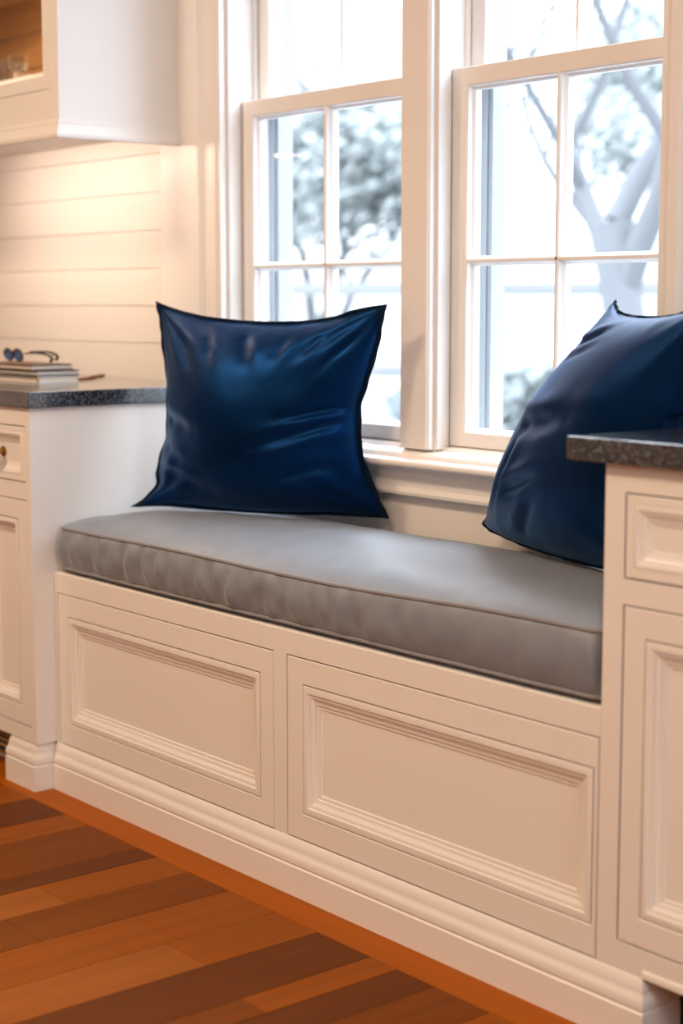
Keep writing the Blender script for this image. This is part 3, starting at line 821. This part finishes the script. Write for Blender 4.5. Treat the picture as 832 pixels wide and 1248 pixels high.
# ------------------------------------------------------------------ outdoors
SNOW = paint('pale_ground', (0.24, 0.25, 0.26), 0.9, 0.2, 3)
BARK = paint('bark', (0.13, 0.135, 0.145), 0.9, 0.4, 30)
LEAF = paint('pale_leaf', (0.31, 0.335, 0.33), 0.8)
HEDG = paint('hedge_leaf', (0.26, 0.285, 0.285), 0.9)
SIDING = paint('white_siding', (0.34, 0.35, 0.36), 0.7)
FENC = paint('fence_paint', (0.18, 0.185, 0.19), 0.8)
bm = B(-60, 30, YW + T + .3, 60, -.75, -.55)
obj('ground', bm, SNOW, kind='structure', smooth=0)
def tree(loc, h, r0, seed, label, spread=.5, leaves=0, depth=5, tilt=(0, 0), leafmat=None, fork=.42):
    rnd = random.Random(seed)
    root = thing('tree', loc, label, 'tree', 'trees outside the windows')
    tb = bmesh.new(); fb = bmesh.new(); tips = []
    def grow(p, d, L, r, k):
        n = 5; pts = [p]; rr = [r]; q = p.copy(); dd = d.copy()
        for i in range(n):
            dd = (dd + Vector((rnd.uniform(-1, 1), rnd.uniform(-1, 1), rnd.uniform(-.5, .8))) * .13).normalized()
            q = q + dd * (L / n); pts.append(q.copy()); rr.append(r * (1 - .38 * (i + 1) / n))
        tube(tb, pts, rr, 7 if k > 1 else 5, cap=True)
        if k <= 1 or r < .008: tips.append(q.copy()); tips.append(pts[3])
        if k > 0:
            nb = 3 if k > 2 else rnd.choice((2, 3))
            for _ in range(nb):
                ax = Vector((rnd.uniform(-1, 1), rnd.uniform(-1, 1), rnd.uniform(-.2, .5))).normalized()
                nd = (dd * (1 - spread * .6) + ax * spread + Vector((0, 0, .12))).normalized()
                grow(q.copy() if rnd.random() < .6 else pts[rnd.choice((3, 4))].copy(), nd, L * rnd.uniform(.62, .82), rr[-1] * rnd.uniform(.62, .85), k - 1)
    grow(Vector(loc), Vector((tilt[0], tilt[1], 1)).normalized(), h * fork, r0, depth)
    obj('trunk', tb, BARK, root, smooth=60)
    if leaves:
        for _ in range(leaves):
            c = rnd.choice(tips) + Vector((rnd.gauss(0, .22), rnd.gauss(0, .22), rnd.gauss(0, .18)))
            u = Vector((rnd.uniform(-1, 1), rnd.uniform(-1, 1), rnd.uniform(-1, 1))).normalized(); v = u.orthogonal().normalized(); s = rnd.uniform(.045, .085)
            w = u.cross(v)
            vs = [fb.verts.new(c + v * s), fb.verts.new(c + w * s * .45 + u * .008), fb.verts.new(c - v * s), fb.verts.new(c - w * s * .45 + u * .008)]
            fb.faces.new((vs[0], vs[1], vs[2])); fb.faces.new((vs[0], vs[2], vs[3]))
        obj('foliage', fb, leafmat or LEAF, root, smooth=0)
    else: fb.free()
tree((-6.35, 7.35, -.55), 4.6, .17, 11, 'bare-limbed tree with thick forking trunk behind the right-hand window', .62, 2600, 5, (-.03, 0), None, .46)
tree((-12.6, 9.9, -.55), 6.6, .13, 23, 'leafy tree seen through the left-hand window, right of the white house', .6, 13000, 5, fork=.2)
tree((-11.5, 14.5, -.55), 8.2, .15, 31, 'leafy tree far behind the forked one, blurred in the right-hand window', .6, 13000, 5, fork=.2)
# hedge, fence and neighbour's house
def hedge(loc, L, h, d, seed, label, ang):
    rnd = random.Random(seed); bm = bmesh.new()
    M = Matrix.Rotation(ang, 3, 'Z')
    for _ in range(2600):
        p = Vector((rnd.uniform(-L / 2, L / 2), rnd.uniform(-d / 2, d / 2), 0)); p.z = rnd.uniform(0, h * (1 - .25 * abs(p.x / (L / 2)) ** 3))
        p = M @ p + Vector(loc)
        u = Vector((rnd.uniform(-1, 1), rnd.uniform(-1, 1), rnd.uniform(-1, 1))).normalized(); v = u.orthogonal().normalized(); w = u.cross(v); s = rnd.uniform(.06, .1)
        bm.faces.new([bm.verts.new(p + v * s), bm.verts.new(p + w * s * .6), bm.verts.new(p - v * s), bm.verts.new(p - w * s * .6)])
    tag(obj('shrub', bm, HEDG, smooth=0), label, 'shrub')
hedge((-9.6, 9.6, -.55), 2.0, 1.15, .8, 3, 'low rounded shrub outside, blurred at mid height in the right-hand window', radians(35))
f = thing('fence', (-9.5, 10.6, -.55), 'low grey rail fence behind the shrub outside the windows', 'fence')
M = Matrix.Translation((-9.5, 10.6, -.55)) @ Matrix.Rotation(radians(38), 4, 'Z')
def rot(bm): bmesh.ops.transform(bm, matrix=M, verts=bm.verts); return bm
for k in range(9): obj('post', rot(B(-6 + 1.5 * k - .05, -6 + 1.5 * k + .05, -.05, .05, 0, 1.9, .01)), FENC, f)
for zz in (1.0, 1.70): obj('rail', rot(B(-6, 6, -.085, -.055, zz, zz + .12, .01)), FENC, f)
hs = thing('house', (-13.5, 8.2, -.55), 'white clapboard neighbouring house beyond the left-hand window', 'house')
M = Matrix.Translation((-17.5, 9.6, -.55)) @ Matrix.Rotation(radians(42), 4, 'Z')
bm = bmesh.new()
box(bm, -3, 1.2, .02, 4, 0, 5.2)
for k in range(30): xp = [(0.02, k * .17), (-.012, k * .17), (0.006, k * .17 + .17), (0.02, k * .17 + .17)]; xprof(bm, xp, -3, 1.2)
obj('wall', rot(bm), SIDING, hs, smooth=0)
obj('corner_board', rot(B(1.2, 1.3, -.03, .12, 0, 5.2)), SIDING, hs, smooth=0)
bm = bmesh.new(); v = [bm.verts.new(p) for p in ((-3.3, -.4, 5.1), (1.6, -.4, 5.1), (1.6, 2, 6.8), (-3.3, 2, 6.8), (-3.3, 4.4, 5.1), (1.6, 4.4, 5.1))]
bm.faces.new((v[0], v[1], v[2], v[3])); bm.faces.new((v[3], v[2], v[5], v[4])); bm.faces.new((v[1], v[5], v[2])); bm.faces.new((v[0], v[3], v[4])); bm.faces.new((v[0], v[4], v[5], v[1]))
obj('roof', rot(bm), FENC, hs, smooth=0)
obj('window', rot(B(-1.6, -.7, -.05, .02, 1.6, 3.0)), FENC, hs, smooth=0)

# ------------------------------------------------------------------ sky
w = bpy.data.worlds.new('sky'); SC.world = w; w.use_nodes = True; nt = w.node_tree
bg = nt.nodes['Background']; tc = nt.nodes.new('ShaderNodeTexCoord'); n = nt.nodes.new('ShaderNodeTexNoise'); n.inputs['Scale'].default_value = 2.2; n.inputs['Detail'].default_value = 5
r = ramp(nt, [(0.3, (0.70, 0.83, 1.0)), (0.65, (0.93, 0.97, 1.0))])
nt.links.new(tc.outputs['Generated'], n.inputs['Vector']); nt.links.new(n.outputs['Fac'], r.inputs['Fac']); nt.links.new(r.outputs['Color'], bg.inputs['Color'])
SKY = 8.0
gx = nt.nodes.new('ShaderNodeSeparateXYZ'); nt.links.new(tc.outputs['Generated'], gx.inputs[0])
mr = nt.nodes.new('ShaderNodeMapRange'); mr.inputs['From Min'].default_value = 0.0; mr.inputs['From Max'].default_value = 0.75
mr.inputs['To Min'].default_value = 0.30; mr.inputs['To Max'].default_value = 1.7
nt.links.new(gx.outputs['Z'], mr.inputs['Value'])
sm = nt.nodes.new('ShaderNodeMath'); sm.operation = 'MULTIPLY'; sm.inputs[1].default_value = SKY
nt.links.new(mr.outputs[0], sm.inputs[0]); nt.links.new(sm.outputs[0], bg.inputs['Strength'])

# ------------------------------------------------------------------ lights
def area(name, loc, target, sx, sy, power, col, portal=False, spread=180):
    l = bpy.data.lights.new(name, 'AREA'); l.shape = 'RECTANGLE'; l.size = sx; l.size_y = sy; l.energy = power; l.color = col
    l.spread = radians(spread)
    if portal: l.cycles.is_portal = True
    o = bpy.data.objects.new(name, l); COL.objects.link(o); o.location = loc
    d = Vector(target) - Vector(loc); o.rotation_euler = d.to_track_quat('-Z', 'Y').to_euler()
    return o
for i, (a_, b_) in enumerate((W1, W2)):
    area('window_portal', ((a_ + b_) / 2, YW + T + .10, 1.54), ((a_ + b_) / 2, 0, 1.54), b_ - a_ + .05, 1.6, 1, (1, 1, 1), True)
WARM = (1, .72, .48)
for (x, y, p) in ((-1.7, 0.3, 34), (-3.6, 0.5, 40), (0.6, 0.4, 16), (-1.2, -1.6, 38)):
    area('assumed_ceiling_lamp', (x, y, CEIL - .02), (x, y, 0), .35, .35, p, WARM)  # assumed overhead lamps, out of view, for the warm room light
area('added_shelf_lamp', (-3.80, 2.17, 1.925), (-3.80, 2.17, 1.0), .05, .05, 5.5, (1, .66, .36))  # lamp added without a fixture to brighten the cabinet interior
area('assumed_side_daylight', (RX1 - .02, 1.15, 1.65), (-3.3, 2.0, 1.2), 1.3, 1.4, 70, (.72, .86, 1.0))  # assumed cool daylight from the right; added lamp, wall_right has no window
l = area('assumed_bar_lamp', (-3.95, 2.045, 1.502), (-3.95, 2.25, 1.15), .74, .024, 4.9, (1, .75, .60))  # lamp of the assumed bar, lights the shiplap

# ------------------------------------------------------------------ camera
cd = bpy.data.cameras.new('camera'); cam = bpy.data.objects.new('camera', cd); COL.objects.link(cam)
yaw, pit = 0.88798, 0.12415
cam.location = (0, 0, 1.109)
fw = Vector((-sin(yaw) * cos(pit), cos(yaw) * cos(pit), -sin(pit)))
cam.rotation_euler = fw.to_track_quat('-Z', 'Y').to_euler()
cd.sensor_fit = 'VERTICAL'; cd.sensor_height = 36; cd.sensor_width = 24
cd.lens = 2039.5 * 36 / 1248
cd.shift_x = (416 - 415.36) / 1248; cd.shift_y = -(624 - 621.12) / 1248
cd.clip_start = .02; cd.clip_end = 200
cd.dof.use_dof = True; cd.dof.focus_distance = 3.15; cd.dof.aperture_fstop = 2.4
SC.camera = cam

SC.cycles.use_denoising = True
SC.cycles.max_bounces = 10; SC.cycles.diffuse_bounces = 6; SC.cycles.glossy_bounces = 4; SC.cycles.transparent_max_bounces = 16; SC.cycles.transmission_bounces = 8
SC.cycles.caustics_reflective = False; SC.cycles.caustics_refractive = False
SC.view_settings.view_transform = 'Standard'; SC.view_settings.look = 'None'; SC.view_settings.gamma = 1; SC.view_settings.exposure = 0.0
SC.view_settings.use_curve_mapping = False
